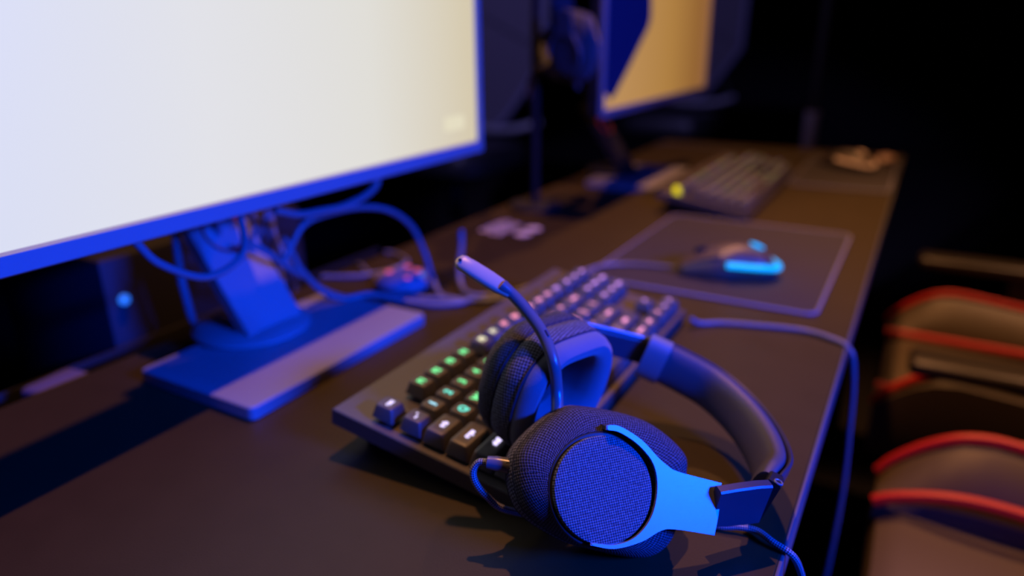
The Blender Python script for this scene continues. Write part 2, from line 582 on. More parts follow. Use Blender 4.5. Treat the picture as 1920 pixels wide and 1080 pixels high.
def key_mesh(wu):
    if wu in _key_mesh: return _key_mesh[wu]
    bm = bmesh.new()
    ww = wu * U - 0.0009
    dd = U - 0.0009
    h = 0.0098
    top_w, top_d = ww - 0.0052, dd - 0.005
    secs = [(ww, dd, -h, 0.0012, 0), (ww - 0.0006, dd - 0.0006, -h + 0.001, 0.0014, 0), (top_w + 0.0012, top_d + 0.0012, -0.0014, 0.0019, 0.0006), (top_w + 0.0002, top_d + 0.0002, -0.0004, 0.002, 0.0007), (top_w - 0.0012, top_d - 0.0012, 0.0, 0.002, 0.0007),
            (top_w * 0.5, top_d * 0.5, -0.0005, 0.0015, 0.0007)]
    # local: x = along keyboard (u), y = toward the typist (v)
    loft(bm, [[(a, b - off, z) for a, b in rrect(w0, d0, r, 3)] for w0, d0, z, r, off in secs])
    bmesh.ops.recalc_face_normals(bm, faces=bm.faces[:])
    me = bpy.data.meshes.new('keycap')
    bm.to_mesh(me)
    bm.free()
    for p in me.polygons: p.use_smooth = True
    me.set_sharp_from_angle(angle=math.radians(35))
    me.materials.append(M_key)
    _key_mesh[wu] = me
    return me


_leg = {}


def legend_mesh(txt, glow):
    key = (txt, glow)
    if key in _leg: return _leg[key]
    cu = bpy.data.curves.new('legend', 'FONT')
    cu.body = txt
    cu.size = 0.0085 if len(txt) == 1 else (0.0072 if len(txt) == 2 else 0.0056)
    cu.extrude = 0.0001
    cu.offset = 0.00028
    cu.align_x = 'CENTER'
    cu.align_y = 'CENTER'
    tmp = bpy.data.objects.new('tmp', cu)
    C.objects.link(tmp)
    bpy.context.view_layer.update()
    me = bpy.data.meshes.new_from_object(tmp.evaluated_get(bpy.context.evaluated_depsgraph_get()))
    bpy.data.objects.remove(tmp)
    bpy.data.curves.remove(cu)
    # text is read with the row direction (u) to the right and up = away from the typist
    for v in me.vertices:
        v.co = V((v.co.x, -v.co.y, v.co.z + 0.0))
    me.flip_normals()
    me.name = 'legend'
    me.materials.clear()
    me.materials.append(GL[glow])
    _leg[key] = me
    return me


def make_keyboard(origin, yaw, label, numpad=False, tilt=8.65, palette=None, dim=False):
    yw, t = yaw, math.radians(tilt)
    du = V((math.sin(yw), math.cos(yw), 0))
    dv = V((math.cos(yw) * math.cos(t), -math.sin(yw) * math.cos(t), -math.sin(t)))
    dn = dv.cross(du) * -1
    dn = du.cross(dv) * -1 if du.cross(dv).z < 0 else du.cross(dv)
    O = V(origin)
    base = V((O.x + 0.05, O.y + 0.17, 0))
    root = thing('mechanical_keyboard', base, label, 'keyboard')
    ulen = 22.75 if numpad else 18.25
    def K(u, v, n=0.0):
        return O + du * (u * U) + dv * (v * U) + dn * n - base
    # case
    bm = bmesh.new()
    u0, u1, v0, v1 = -0.30, ulen + 0.3, -2.05, 6.02
    def ring(ins, n):
        i = ins / U
        return [K(*p, n) for p in ((u0 + i, v0 + i), (u1 - i, v0 + i), (u1 - i, v1 - i), (u0 + i, v1 - i))]
    loft(bm, [ring(0.002, -0.0268), ring(0.0, -0.0250), ring(0.0, -0.0132), ring(0.0008, -0.0124)])
    finish('case', bm, M_case, root)
    # two rear feet
    for uu in (1.5, ulen - 1.5):
        bm = bmesh.new()
        a = K(uu, -1.2, -0.0262)
        hgt = a.z
        box(bm, (a.x, a.y, hgt / 2 + 0.0005), (0.006, 0.03, hgt - 0.001), 0.001)
        finish('foot', bm, M_black, root)
    R3 = Matrix((du, dv, dn)).transposed()
    # du x dv might be left-handed: legends and caps are symmetric enough, so use a proper rotation
    rot = Matrix((du, dv, dn)).transposed().to_4x4()
    def put(me, name, par, u, v, n):
        o = bpy.data.objects.new(name, me)
        C.objects.link(o)
        o.parent = par
        return o
    rows = [(v, list(r)) for v, r in ROWS]
    for v, row in rows:
        u = 0.0
        items = []
        for txt, wu in row:
            if txt is not None:
                items.append((txt, wu, u + wu / 2))
            u += wu
        if numpad and v in NUMPAD:
            u = 18.5
            for n_ in NUMPAD[v]:
                wu = 2 if n_ == '0' else 1
                items.append((n_, wu, u + wu / 2))
                u += wu
        hrow = {0.0: 0.0014, 1.25: 0.0014, 2.25: 0.0003, 3.25: -0.0002, 4.25: 0.0, 5.25: 0.0006}[v]
        for txt, wu, uc in items:
            k = bpy.data.objects.new('keycap', key_mesh(wu))
            C.objects.link(k)
            k.parent = root
            m4 = rot.copy()
            m4.translation = K(uc, v, hrow)
            k.matrix_local = m4
            if txt:
                g = palette(uc, v) if palette else glow_for(uc, v)
                l = bpy.data.objects.new('legend', legend_mesh(txt, g))
                C.objects.link(l)
                l.parent = k
                l.location = (0, -0.0006, -0.0001)
    # small status light strip at the rear right
    return root, K


kb1, K1 = make_keyboard((-0.2914, 0.3235, 0.043), -0.0116, 'black mechanical keyboard with green and pink lit keys under the headset')


def far_pal(u, v):
    return 'dim_' + (('lime', 'green', 'purple', 'cream')[int(u * 3 + v) % 4] if u > 3 else 'lilac')


kb2, K2 = make_keyboard((-0.330, 1.135, 0.043), 0.0, 'far full-size keyboard with one yellow-lit corner key beside the far monitor', True, palette=far_pal)
M_yel = mat('yellow_led', (0.3, 0.3, 0.0), 0.4, emit=(0.9, 0.75, 0.0), estr=1.0)
bm = bmesh.new()
disc(bm, K2(0.35, -0.35, -0.0125), 0.0075, 0.012, 24, bev=0.002)
finish('corner_light', bm, M_yel, kb2, label='round yellow light at the corner')

# cord leaving the keyboard side, across the desk and over the edge
def cord(name, pts, r, label, cat='cable', m=None, n=8, sides=10):
    P = [V(p) for p in pts]
    o0 = V((P[0].x, P[0].y, 0.0)) if False else P[0]
    root = bmesh.new()
    tube(root, [p - o0 for p in spline(P, n)], r, sides)
    o = finish(name, root, m or M_cable)
    o.location = o0
    return tag(o, label, cat)


# ------------------------------------------------------------------ mouse pads
def mouse_pad(x0, y0, x1, y1, label):
    t = thing('mouse_pad', ((x0 + x1) / 2, (y0 + y1) / 2, 0), label, 'mouse pad')
    bm = bmesh.new()
    pl = rrect(x1 - x0 - 0.003, y1 - y0 - 0.003, 0.012)
    loft(bm, [[(a, b, z) for a, b in pl] for z in (0.0002, 0.003)])
    finish('cloth', bm, M_padcloth, t)
    bm = bmesh.new()
    tube(bm, [(a, b, 0.0021) for a, b in rrect(x1 - x0 - 0.003, y1 - y0 - 0.003, 0.012)], 0.0019, 8, closed=True)
    finish('stitched_edge', bm, M_padedge, t)
    return t


p1 = mouse_pad(-0.335, 0.757, -0.066, 1.115, 'near dark mouse pad with blue-lit stitched edge, under the glowing mouse')
p2 = mouse_pad(-0.218, 1.462, -0.036, 1.85, 'far mouse pad beside the full-size keyboard at the desk end')


# ------------------------------------------------------------------ mice
def make_mouse(nose, tail, label, glow, cable):
    nose, tail = V(nose), V(tail)
    t0 = (nose + tail) / 2
    ax = (nose - tail)
    L_ = ax.length
    ang = math.atan2(ax.y, ax.x)
    t = thing('computer_mouse', t0, label, 'mouse', rot=(0, 0, ang))
    # body, local x = towards the nose
    bm = bmesh.new()
    secs = []
    N = 18
    def half(s):      # half width
        return 0.031 * (math.sin(PI * min(1, max(0, (s * 0.92 + 0.06)))) ** 0.35) * (0.93 + 0.07 * math.cos(4 * PI * (s - 0.1)))
    def top(s):
        return 0.012 + 0.027 * (math.sin(PI * (s ** 0.72)) ** 0.8) if 0 < s < 1 else 0.012
    for i in range(N + 1):
        s = i / N
        ss = 0.5 - 0.5 * math.cos(PI * s)
        x = -L_ / 2 + L_ * ss
        hw = half(ss) * (1 if 0 < i < N else 0.75)
        tp = top(ss)
        ring = []
        for k in range(20):
            a = 2 * PI * k / 20
            c, sn = math.cos(a), math.sin(a)
            y = hw * (abs(c) ** 0.8) * (1 if c >= 0 else -1)
            zz = 0.004 + (tp - 0.004) * max(0, sn) ** 0.8 - 0.0035 * max(0, -sn) ** 0.6
            ring.append((x, y, zz))
        secs.append(ring)
    loft(bm, secs)
    body = finish('body', bm, M_gloss, t)
    # glowing band wrapped round the tail
    bm = bmesh.new()
    path = []
    for k in range(25):
        a = PI * (k / 24) + PI / 2
        path.append((-L_ / 2 + 0.030 + 0.0335 * math.cos(a) * (1.0 if math.cos(a) < 0 else 0.3), 0.0305 * math.sin(a), 0.013 + 0.006 * abs(math.sin(a)) ** 2))
    path = [(-L_ / 2 + 0.062, 0.0315, 0.021)] + path + [(-L_ / 2 + 0.062, -0.0315, 0.021)]
    tube(bm, spline(path, 3), 0.0036, 8, flat=1.0)
    finish('light_band', bm, glow, t)
    bm = bmesh.new()
    c0 = V((-L_ / 2 + 0.024, 0, 0.0372))
    loft(bm, [[c0 + V((r * 1.0 * math.cos(a), r * 0.85 * math.sin(a), z + 0.35 * r * math.cos(a))) for a in [2 * PI * k / 24 for k in range(24)]] for r, z in ((0.0085, 0), (0.0085, 0.001), (0.006, 0.0016))])
    finish('logo_light', bm, glow, t)
    for s in (-1, 1):
        bm = bmesh.new()
        rings = []
        for i in range(6):
            ss = 0.60 + 0.37 * i / 5
            x = -L_ / 2 + L_ * ss
            hw = half(ss) * 0.82
            tp = top(ss)
            rings.append([(x, s * 0.002, tp + 0.0008), (x, s * hw * 0.6, tp * 0.985 - 0.0005), (x, s * hw, tp * 0.86), (x, s * hw, tp * 0.84 - 0.001), (x, s * 0.002, tp - 0.001)])
        loft(bm, rings)
        finish('button', bm, M_gloss, t)
    bm = bmesh.new()
    disc(bm, (L_ * 0.27, -0.003, top(0.77) - 0.001), 0.0085, 0.006, 20, axis='y', bev=0.001)
    finish('scroll_wheel', bm, M_black, t)
    if cable:
        bm = bmesh.new()
        inv = (Matrix.Translation(t0) @ Matrix.Rotation(ang, 4, 'Z')).inverted()
        tube(bm, [inv @ p for p in spline([V(c) for c in cable], 8)], 0.0021, 8)
        finish('cable', bm, M_cable, t)
    return t


m1 = make_mouse((-0.238, 0.826, 0.0032), (-0.130, 0.868, 0.0032), 'black computer mouse with glowing cyan tail and logo on the near mouse pad', M_glow,
                [(-0.236, 0.827, 0.009), (-0.262, 0.828, 0.007), (-0.30, 0.822, 0.0055), (-0.328, 0.80, 0.0055), (-0.345, 0.76, 0.004), (-0.375, 0.70, 0.0024), (-0.40, 0.63, 0.0024), (-0.47, 0.60, 0.004), (-0.56, 0.63, 0.0024), (-0.617, 0.66, 0.0024), (-0.64, 0.665, -0.05)])
m2 = make_mouse((-0.19, 1.735, 0.0032), (-0.085, 1.665, 0.0032), 'far computer mouse with amber lit tail near the end of the desk', M_amber,
                [(-0.19, 1.735, 0.009), (-0.215, 1.75, 0.006), (-0.26, 1.80, 0.0024), (-0.35, 1.84, 0.0024), (-0.5, 1.86, 0.0024), (-0.617, 1.87, 0.0024), (-0.64, 1.87, -0.05)])

# ------------------------------------------------------------------ headset
def frame_mat(o, x, y, z):
    return Matrix(((x.x, y.x, z.x, o.x), (x.y, y.y, z.y, o.y), (x.z, y.z, z.z, o.z), (0, 0, 0, 1)))


HS0 = V((-0.11, 0.37, 0.0))
hs = thing('gaming_headset', HS0, 'dark fabric over-ear headset with raised boom microphone resting on the near keyboard', 'headset')


def hpart(name, bm, m, parent=None, **k):
    for v in bm.verts:
        if name != 'braided_cable' and v.co.z < 0.0006:
            v.co.z = 0.0006 + 0.02 * (v.co.z + 0.01)        # soft cushion pressed flat on the desk
        v.co -= HS0
    return finish(name, bm, m, parent or hs, **k)


OUT = [(-0.054, 0.0058), (-0.0496, 0.0201), (-0.03, 0.0393), (-0.013, 0.0427), (0.0195, 0.0388), (0.0432, 0.0249), (0.0469, 0.012), (0.0419, -0.017), (0.0336, -0.03), (0.0197, -0.0349), (-0.0051, -0.0323), (-0.0233, -0.0282), (-0.0465, -0.0151)]


def cup(F, outline, thick, near):
    """F: 4x4 frame, x inward to the head, y up (front of head), z towards the band"""
    ol = spline([(0, b, a) for a, b in outline], 6, True)
    cz = sum(p.z for p in ol) / len(ol)
    cy = sum(p.y for p in ol) / len(ol)
    def ring(x, s, toward=0.0):
        # blend towards a circle round the disc for the outermost rings
        out = []
        for p in ol:
            y = cy + (p.y - cy) * s
            z = cz + (p.z - cz) * s
            if toward:
                a = math.atan2(p.y - cy, p.z - cz)
                cyr, czr = 0.031 * math.sin(a), 0.031 * math.cos(a)
                y = y * (1 - toward) + cyr * toward
                z = z * (1 - toward) + czr * toward
            out.append(F @ V((x, y, z)))
        return out
    T = thick
    bm = bmesh.new()
    loft(bm, [ring(0.0045, 0.6, 1.0), ring(0.004, 0.72, 0.85), ring(0.0055, 0.82, 0.5), ring(0.0085, 0.90, 0.2), ring(0.013, 0.96, 0.05), ring(0.018, 0.99), ring(T * 0.42, 0.995), ring(T * 0.46, 0.985), ring(T * 0.47, 0.9)])
    shell = hpart('ear_cup', bm, M_weave)
    # cushion: woven side panel, velour face with an opening
    bm = bmesh.new()
    loft(bm, [ring(T * 0.465, 0.95), ring(T * 0.49, 0.985), ring(T * 0.58, 1.012), ring(T * 0.70, 1.01), ring(T * 0.78, 0.985)], False, False)
    panel = hpart('cushion_side', bm, M_mesh)
    bm = bmesh.new()
    rr = [ring(T * 0.77, 0.975), ring(T * 0.80, 0.985), ring(T * 0.87, 0.98), ring(T * 0.95, 0.94), ring(T, 0.87), ring(T * 0.995, 0.78), ring(T * 0.95, 0.69), ring(T * 0.86, 0.63), ring(T * 0.72, 0.62), ring(T * 0.45, 0.62)]
    loft(bm, rr, False, False)
    cushion = hpart('ear_cushion', bm, M_velour)
    # seams
    for xx, ss, rd in ((0.785, 0.988, 0.0008), (0.47, 0.975, 0.0012)):
        bm = bmesh.new()
        tube(bm, ring(T * xx, ss), rd, 6, closed=True)
        hpart('seam', bm, M_foam, cushion)
    # speaker cloth with ridges at the bottom of the cup
    bm = bmesh.new()
    loft(bm, [ring(T * 0.46, 0.64), ring(T * 0.48, 0.3), ring(T * 0.48, 0.1)])
    hpart('speaker_grille', bm, M_foam)
    # outer disc with its black groove
    bm = bmesh.new()
    def circ(r, x, n=64): return [F @ V((x, r * math.sin(2 * PI * i / n), r * math.cos(2 * PI * i / n))) for i in range(n)]
    loft(bm, [circ(0.0312, 0.0046), circ(0.0306, 0.0036), circ(0.030, 0.0034)], True, True)
    hpart('disc_ring', bm, M_black)
    bm = bmesh.new()
    uvl = bm.loops.layers.uv.verify()
    rs = [(0.0288, 0.0045), (0.0288, 0.0010), (0.0283, 0.0003), (0.027, 0.0)] + [(r, -0.0001) for r in (0.022, 0.015, 0.008)]
    vr = [[bm.verts.new(p) for p in circ(r, x)] for r, x in rs]
    cv = bm.verts.new(F @ V((-0.0001, 0, 0)))
    inv = F.inverted()
    for k in range(len(vr) - 1):
        for i in range(64):
            bm.faces.new((vr[k][i], vr[k][(i + 1) % 64], vr[k + 1][(i + 1) % 64], vr[k + 1][i]))
    for i in range(64):
        bm.faces.new((vr[-1][i], vr[-1][(i + 1) % 64], cv))
    for f in bm.faces:
        for lp in f.loops:
            q = inv @ lp.vert.co
            lp[uvl].uv = (q.z * 1000, q.y * 1000)
    hpart('outer_disc', bm, M_weave2)
    return shell, ol


# near cup frame
n1 = V((.63351, -.56045, .53343))
F1 = frame_mat(V((-0.1189, 0.3038, 0.052)), -n1, V((-0.20238, 0.5454, 0.81338)), V((0.7468, 0.62324, -0.2321)))
OUT1 = [((a + 0.0095) * 1.06, (b + 0.001) * 1.05) for a, b in OUT]
cup(F1, OUT1, 0.046, True)
YK = [(-0.0013, 0.0345), (0.0067, 0.0345), (0.0199, 0.0285), (0.0300, 0.0202), (0.0360, 0.0162), (0.0436, 0.0132), (0.0706, 0.0094), (0.0686, 0.0030), (0.0691, -0.0036), (0.0665, -0.019), (0.0419, -0.0175), (0.0332, -0.019), (0.0224, -0.0252),
      (0.007, -0.0298), (-0.0068, -0.029), (-0.0068, -0.0275), (0.0068, -0.0278), (0.0190, -0.0228), (0.0278, -0.0116), (0.0306, 0.0035), (0.0277, 0.0161), (0.0185, 0.0254), (0.0068, 0.0312), (-0.0013, 0.0318)]


def _sm(idx, n=4):
    return [(p.x, p.y) for p in spline([(YK[i][0], YK[i][1], 0) for i in idx], n)]


YKS = _sm(range(0, 7), 5) + _sm([6, 7, 8, 9], 3)[1:] + _sm(range(9, 15), 5)[1:] + _sm(range(15, 24), 5)


def yoke(F, flip=1, s=1.0):
    bm = bmesh.new()
    prism(bm, [(a * s, b * s * flip) for a, b in YKS], -0.0022, 0.0002, lambda a, b, d: F @ V((d, b, a)), 0.0005)
    y_ = hpart('yoke', bm, M_yoke, label='brushed metal yoke')
    # deeper side walls of the two fork arms
    for seg, col in (([0, 1, 2, 3, 4], 1), ([11, 12, 13, 14], 1)):
        bm = bmesh.new()
        pts = [V((0, YK[i][1] * s * flip, YK[i][0] * s)) for i in seg]
        pts = spline(pts, 6)
        rings = []
        for p in pts:
            c = V((0, p.y, p.z)).normalized()
            rings.append([F @ (p + V((0.0002, 0, 0)) - c * 0.0026), F @ (p + V((0.0002, 0, 0)) - c * 0.0004), F @ (p + V((0.0075, 0, 0)) + c * 0.0012), F @ (p + V((0.0075, 0, 0)) - c * 0.0012)])
        loft(bm, rings)
        hpart('yoke_arm', bm, M_slider, y_)
    return y_


yoke(F1)

# far cup frame
nf_ = V((0.892, -0.218, -0.217)).normalized()
Jf_ = V((-0.1663, 0.4642, 0.060))
zf = V((0.30, 0.95, -0.08))
zf = (zf - nf_ * zf.dot(nf_)).normalized()
yf = zf.cross(nf_)
if yf.z < 0: yf = -yf
TF = 0.054
face = V((-0.1672, 0.3642, 0.0656))
zf = Jf_ - face
zf = (zf - nf_ * zf.dot(nf_)).normalized()
yf = zf.cross(nf_)
if yf.z < 0: yf = -yf
OF = face - nf_ * TF
F2 = frame_mat(OF, nf_, yf, zf)
OUT2 = [(a * 0.90, b * 1.0) for a, b in rrect(0.099, 0.082, 0.034, 4)][::1]
cup(F2, OUT2, TF, False)
yoke(F2, 1, 1.0)

# band: planar arc in frame (e, Zb)
Jn = V((-0.0467, 0.3634, 0.030))
Jf = V((-0.1663, 0.4642, 0.060))
e_ = (Jf - Jn)
BL = e_.length
e_.normalize()
zb = V((.575, .767, -.284))
zb = (zb - e_ * zb.dot(e_)).normalized()
yb = zb.cross(e_)
BC = [(0.0085, 0.0116), (0.0246, 0.0349), (0.0528, 0.0502), (0.0841, 0.0565), (0.1149, 0.0522), (0.1365, 0.0365), (0.158, 0.0135)]
bpath = [(p.x, p.y) for p in spline([(a, b, 0) for a, b in BC], 8)]


def band_sweep(path, prof):
    """prof: list of (offset outward, offset along yb)"""
    rings = []
    k = len(path)
    for i, (a, b) in enumerate(path):
        a0, b0 = path[max(0, i - 1)]
        a1, b1 = path[min(k - 1, i + 1)]
        t = V((a1 - a0, b1 - b0, 0)).normalized()
        out = V((-t.y, t.x, 0))
        pr = prof(i / (k - 1)) if callable(prof) else prof
        rings.append([Jn + e_ * (a + out.x * o) + zb * (b + out.y * o) + yb * w_ for o, w_ in pr])
    return rings


bm = bmesh.new()
def padprof(s):
    g = min(1, 0.80 + 3.0 * min(s, 1 - s))
    res = []
    for k in range(24):
        a = 2 * PI * k / 24
        c, sn = math.cos(a), math.sin(a)
        w_ = 0.0162 * g * abs(c) ** 0.75 * (1 if c > 0 else -1)
        o = -0.003 + (0.004 * abs(sn) ** 0.8 if sn > 0 else -0.0085 * g * abs(sn) ** 0.75)
        res.append((o, w_))
    return res
loft(bm, band_sweep(bpath, padprof))
band = hpart('headband_padding', bm, M_pad)
bm = bmesh.new()
sh = [(0.0012, -0.0150), (0.0012, 0.0150), (0.0022, 0.0160), (0.0038, 0.0150), (0.0046, 0.008), (0.0046, -0.008), (0.0038, -0.0150), (0.0022, -0.0160)]
loft(bm, band_sweep(bpath, sh))
hpart('headband_shell', bm, M_slider)
# metal collar at the far end of the band
bm = bmesh.new()
cp = [(0.1475, 0.0262), (0.153, 0.0195), (0.158, 0.0135)]
loft(bm, band_sweep(cp, lambda s: [(o * 1.22, w_ * 1.12) for o, w_ in padprof(0.1)]))
hpart('collar', bm, M_yoke, label='bright collar at the far end of the band')


def block(name, pts, hw, th, m, **k):
    """flat bar through pts, hw half width along yb, th thickness"""
    bm = bmesh.new()
    rings = []
    P = [V(p) for p in pts]
    for i, p in enumerate(P):
        t = (P[min(i + 1, len(P) - 1)] - P[max(0, i - 1)]).normalized()
        wv = (yb - t * yb.dot(t)).normalized()
        o = t.cross(wv)
        w0 = hw[i] if isinstance(hw, (list, tuple)) else hw
        c = min(th * 0.3, 0.001)
        rings.append([p + wv * w0 + o * (th / 2 - c), p + wv * (w0 - c) + o * th / 2, p - wv * (w0 - c) + o * th / 2, p - wv * w0 + o * (th / 2 - c),
                      p - wv * w0 - o * (th / 2 - c), p - wv * (w0 - c) - o * th / 2, p + wv * (w0 - c) - o * th / 2, p + wv * w0 - o * (th / 2 - c)])
    loft(bm, rings)
    return hpart(name, bm, m, **k)


# near hinge block between yoke plate and band
ye = F1 @ V((0.001, -0.004, 0.0665))
b0 = Jn + e_ * 0.002 + zb * 0.004
near_end = Jn + e_ * BC[0][0] + zb * BC[0][1]
block('slider', [ye, ye.lerp(b0, 0.35), ye.lerp(b0, 0.75), b0], [0.0135, 0.0145, 0.015, 0.0145], 0.0065, M_slider)
blk = block('band_joint', [b0, Jn + e_ * 0.0055 + zb * 0.009, near_end], [0.0145, 0.0155, 0.0155], 0.0085, M_black)
bm = bmesh.new()
sp = b0 + yb * 0.0148 + zb * 0.003
ring_ = [sp + e_ * 0.0022 * math.cos(a) + zb * 0.0022 * math.sin(a) for a in [2 * PI * k / 20 for k in range(20)]]
tube(bm, ring_, 0.0006, 6, closed=True)
hpart('screw', bm, M_yoke, blk, label='small chrome screw ring')
# far slider
fe = F2 @ V((0.002, 0.0, 0.045))
far_end = Jn + e_ * 0.158 + zb * 0.0135
block('slider', [F2 @ V((0.001, 0.006, 0.060)), (F2 @ V((0.001, 0.006, 0.060))).lerp(far_end, 0.5), far_end], [0.009, 0.009, 0.010], 0.005, M_slider)
bm = bmesh.new()
s0 = F2 @ V((-0.002, 0.016, 0.058))
tube(bm, [s0, s0.lerp(far_end + yb * 0.012, 0.5), far_end + yb * 0.0115], 0.0017, 10)
hpart('adjuster_rail', bm, M_yoke, label='bright metal adjuster rail')

# boom microphone
bpts = [(-0.1587, 0.3264, 0.072), (-0.1598, 0.3283, 0.0753), (-0.164, 0.3357, 0.0866), (-0.1662, 0.3354, 0.1037), (-0.1757, 0.3413, 0.1166), (-0.1867, 0.345, 0.1261), (-0.1982, 0.346, 0.1357), (-0.2064, 0.3441, 0.1424)]
bm = bmesh.new()
tube(bm, spline([V(p) for p in bpts], 8), lambda s: 0.0037 if s < 0.9 else 0.0037 + (s - 0.9) * 0.006, 16)
boom = hpart('microphone_boom', bm, M_boom)
bm = bmesh.new()
bt = V((-0.1625, 0.3338, 0.0733))
d_ = (V(bpts[2]) - V(bpts[1])).normalized()
tube(bm, [V(bpts[0]), V(bpts[1]) + d_ * 0.0012], 0.0041, 16)
hpart('boom_socket', bm, M_black)
bm = bmesh.new()
m0, m1_ = V(bpts[-2]).lerp(V(bpts[-1]), 0.3), V((-0.235, 0.3392, 0.156))
rings = []
ax = (m1_ - m0).normalized()
ov = V((0.0, 0, 0.85)) + (V((0, 0, 0.2857)) - m1_).normalized() * 0.7
ov = (ov - ax * ov.dot(ax)).normalized()
wv = ax.cross(ov)
for s, r, q in ((0, .0038, 1), (0.10, .0044, 1), (0.22, .0054, 1.0), (0.4, .0058, 1.0), (0.7, .0057, 1.0), (0.9, .0053, 1.0), (0.965, .0042, .9), (1.0, .0016, .6)):
    c = m0.lerp(m1_, s)
    rings.append([c + wv * (r * abs(math.cos(a)) ** 0.8 * (1 if math.cos(a) > 0 else -1)) + ov * (0.62 * q * r * abs(math.sin(a)) ** 0.7 * (1 if math.sin(a) > 0 else -1)) for a in [2 * PI * k / 20 for k in range(20)]])
loft(bm, rings)
mic = hpart('microphone_capsule', bm, M_caps)
camdir = (V((0, 0, 0.2857)) - m1_).normalized()
bm = bmesh.new()
hp = m0.lerp(m1_, 0.93) + wv * 0.0008
cd = (camdir - ax * camdir.dot(ax)).normalized()
c0 = hp + cd * 0.0044
tube(bm, [c0 - cd * 0.001, c0 + cd * 0.0004], 0.0011, 12)
hpart('microphone_hole', bm, M_foam, mic)
bm = bmesh.new()
q0 = V(bpts[4])
dd = (V(bpts[5]) - V(bpts[3])).normalized()
cdir = (V((0, 0, 0.2857)) - q0).normalized()
cdir = (cdir - dd * cdir.dot(dd)).normalized()
sidev = dd.cross(cdir)
cc = q0 + (cdir * 0.8 + sidev * 0.6).normalized() * 0.0035
tube(bm, [cc - dd * 0.002, cc + dd * 0.002], 0.0008, 10)
hpart('boom_slot', bm, M_foam, boom)

M_braid_mark = mat('emblem_dark', (0.02, 0.02, 0.03), 0.4)
# plug and braided cable
plug0, plug1 = V((-0.1665, 0.2990, 0.0530)), V((-0.1856, 0.2908, 0.0553))
bm = bmesh.new()
tube(bm, [plug0, plug0.lerp(plug1, 0.15), plug0.lerp(plug1, 0.75), plug0.lerp(plug1, 0.8), plug1], lambda s: 0.0043 if s < 0.7 else (0.0041 if s < 0.9 else 0.0036), 20)
plug = hpart('cable_plug', bm, M_boom)
bm = bmesh.new()
ax = (plug1 - plug0).normalized()
pcd = (V((0, 0, 0.2857)) - plug0)
pcd = (pcd - ax * pcd.dot(ax)).normalized()
psd = ax.cross(pcd)
ct = plug0.lerp(plug1, 0.42)
tube(bm, [ct + ax * 0.0016 * math.cos(a) + (pcd * math.cos(0.4 * math.sin(a)) + psd * math.sin(0.4 * math.sin(a))) * 0.0043 for a in [PI * 0.25 + 1.5 * PI * k / 16 for k in range(17)]], 0.00022, 6)
hpart('plug_mark', bm, M_braid_mark, plug, label='small round emblem on the plug')
bm = bmesh.new()
u_ = ax.orthogonal().normalized()
v_ = ax.cross(u_)
pc = plug0.lerp(plug1, 0.12)
tube(bm, [pc + (u_ * math.cos(a) + v_ * math.sin(a)) * 0.0050 for a in [2 * PI * k / 28 for k in range(28)]], 0.0008, 8, closed=True)
hpart('plug_socket', bm, M_yoke)


def braid_mat():
    m = bpy.data.materials.new('braided_sleeve')
    m.use_nodes = True
    nt = m.node_tree
    L = nt.links.new
    b = nt.nodes['Principled BSDF']
    b.inputs['Roughness'].default_value = 0.45
    uv = nt.nodes.new('ShaderNodeUVMap')
    mp = nt.nodes.new('ShaderNodeMapping')
    mp.inputs['Rotation'].default_value = (0, 0, PI / 4)
    mp.inputs['Scale'].default_value = (1.0, 1.0, 1)
    L(uv.outputs[0], mp.inputs[0])
    ck = nt.nodes.new('ShaderNodeTexChecker')
    ck.inputs['Scale'].default_value = 1.05
    ck.inputs['Color1'].default_value = (0.015, 0.015, 0.02, 1)
    ck.inputs['Color2'].default_value = (0.42, 0.42, 0.46, 1)
    L(mp.outputs[0], ck.inputs['Vector'])
    L(ck.outputs['Color'], b.inputs['Base Color'])
    bp = nt.nodes.new('ShaderNodeBump')
    bp.inputs['Strength'].default_value = 0.6
    bp.inputs['Distance'].default_value = 0.0003
    L(ck.outputs['Fac'], bp.inputs['Height'])
    L(bp.outputs[0], b.inputs['Normal'])
    return m


M_braid = braid_mat()
cpts = [plug1, (-0.1908, 0.2895, 0.0540), (-0.1930, 0.2871, 0.0489), (-0.1908, 0.2862, 0.0425), (-0.1850, 0.2880, 0.0345), (-0.1760, 0.2950, 0.0235), (-0.160, 0.325, 0.0045), (-0.135, 0.350, 0.0022), (-0.10, 0.366, 0.0022), (-0.072, 0.3675, 0.0025), (-0.058, 0.3714, 0.004), (-0.0473, 0.3724, 0.0045), (-0.0373, 0.3671, 0.0042),
        (-0.0260, 0.3660, 0.0005), (-0.0205, 0.3720, -0.014), (-0.0175, 0.380, -0.034), (-0.015, 0.388, -0.065), (-0.012, 0.40, -0.15), (-0.01, 0.40, -0.30)]
bm = bmesh.new()
tube(bm, spline([V(p) for p in cpts], 10), 0.0021, 12)
hpart('braided_cable', bm, M_braid)

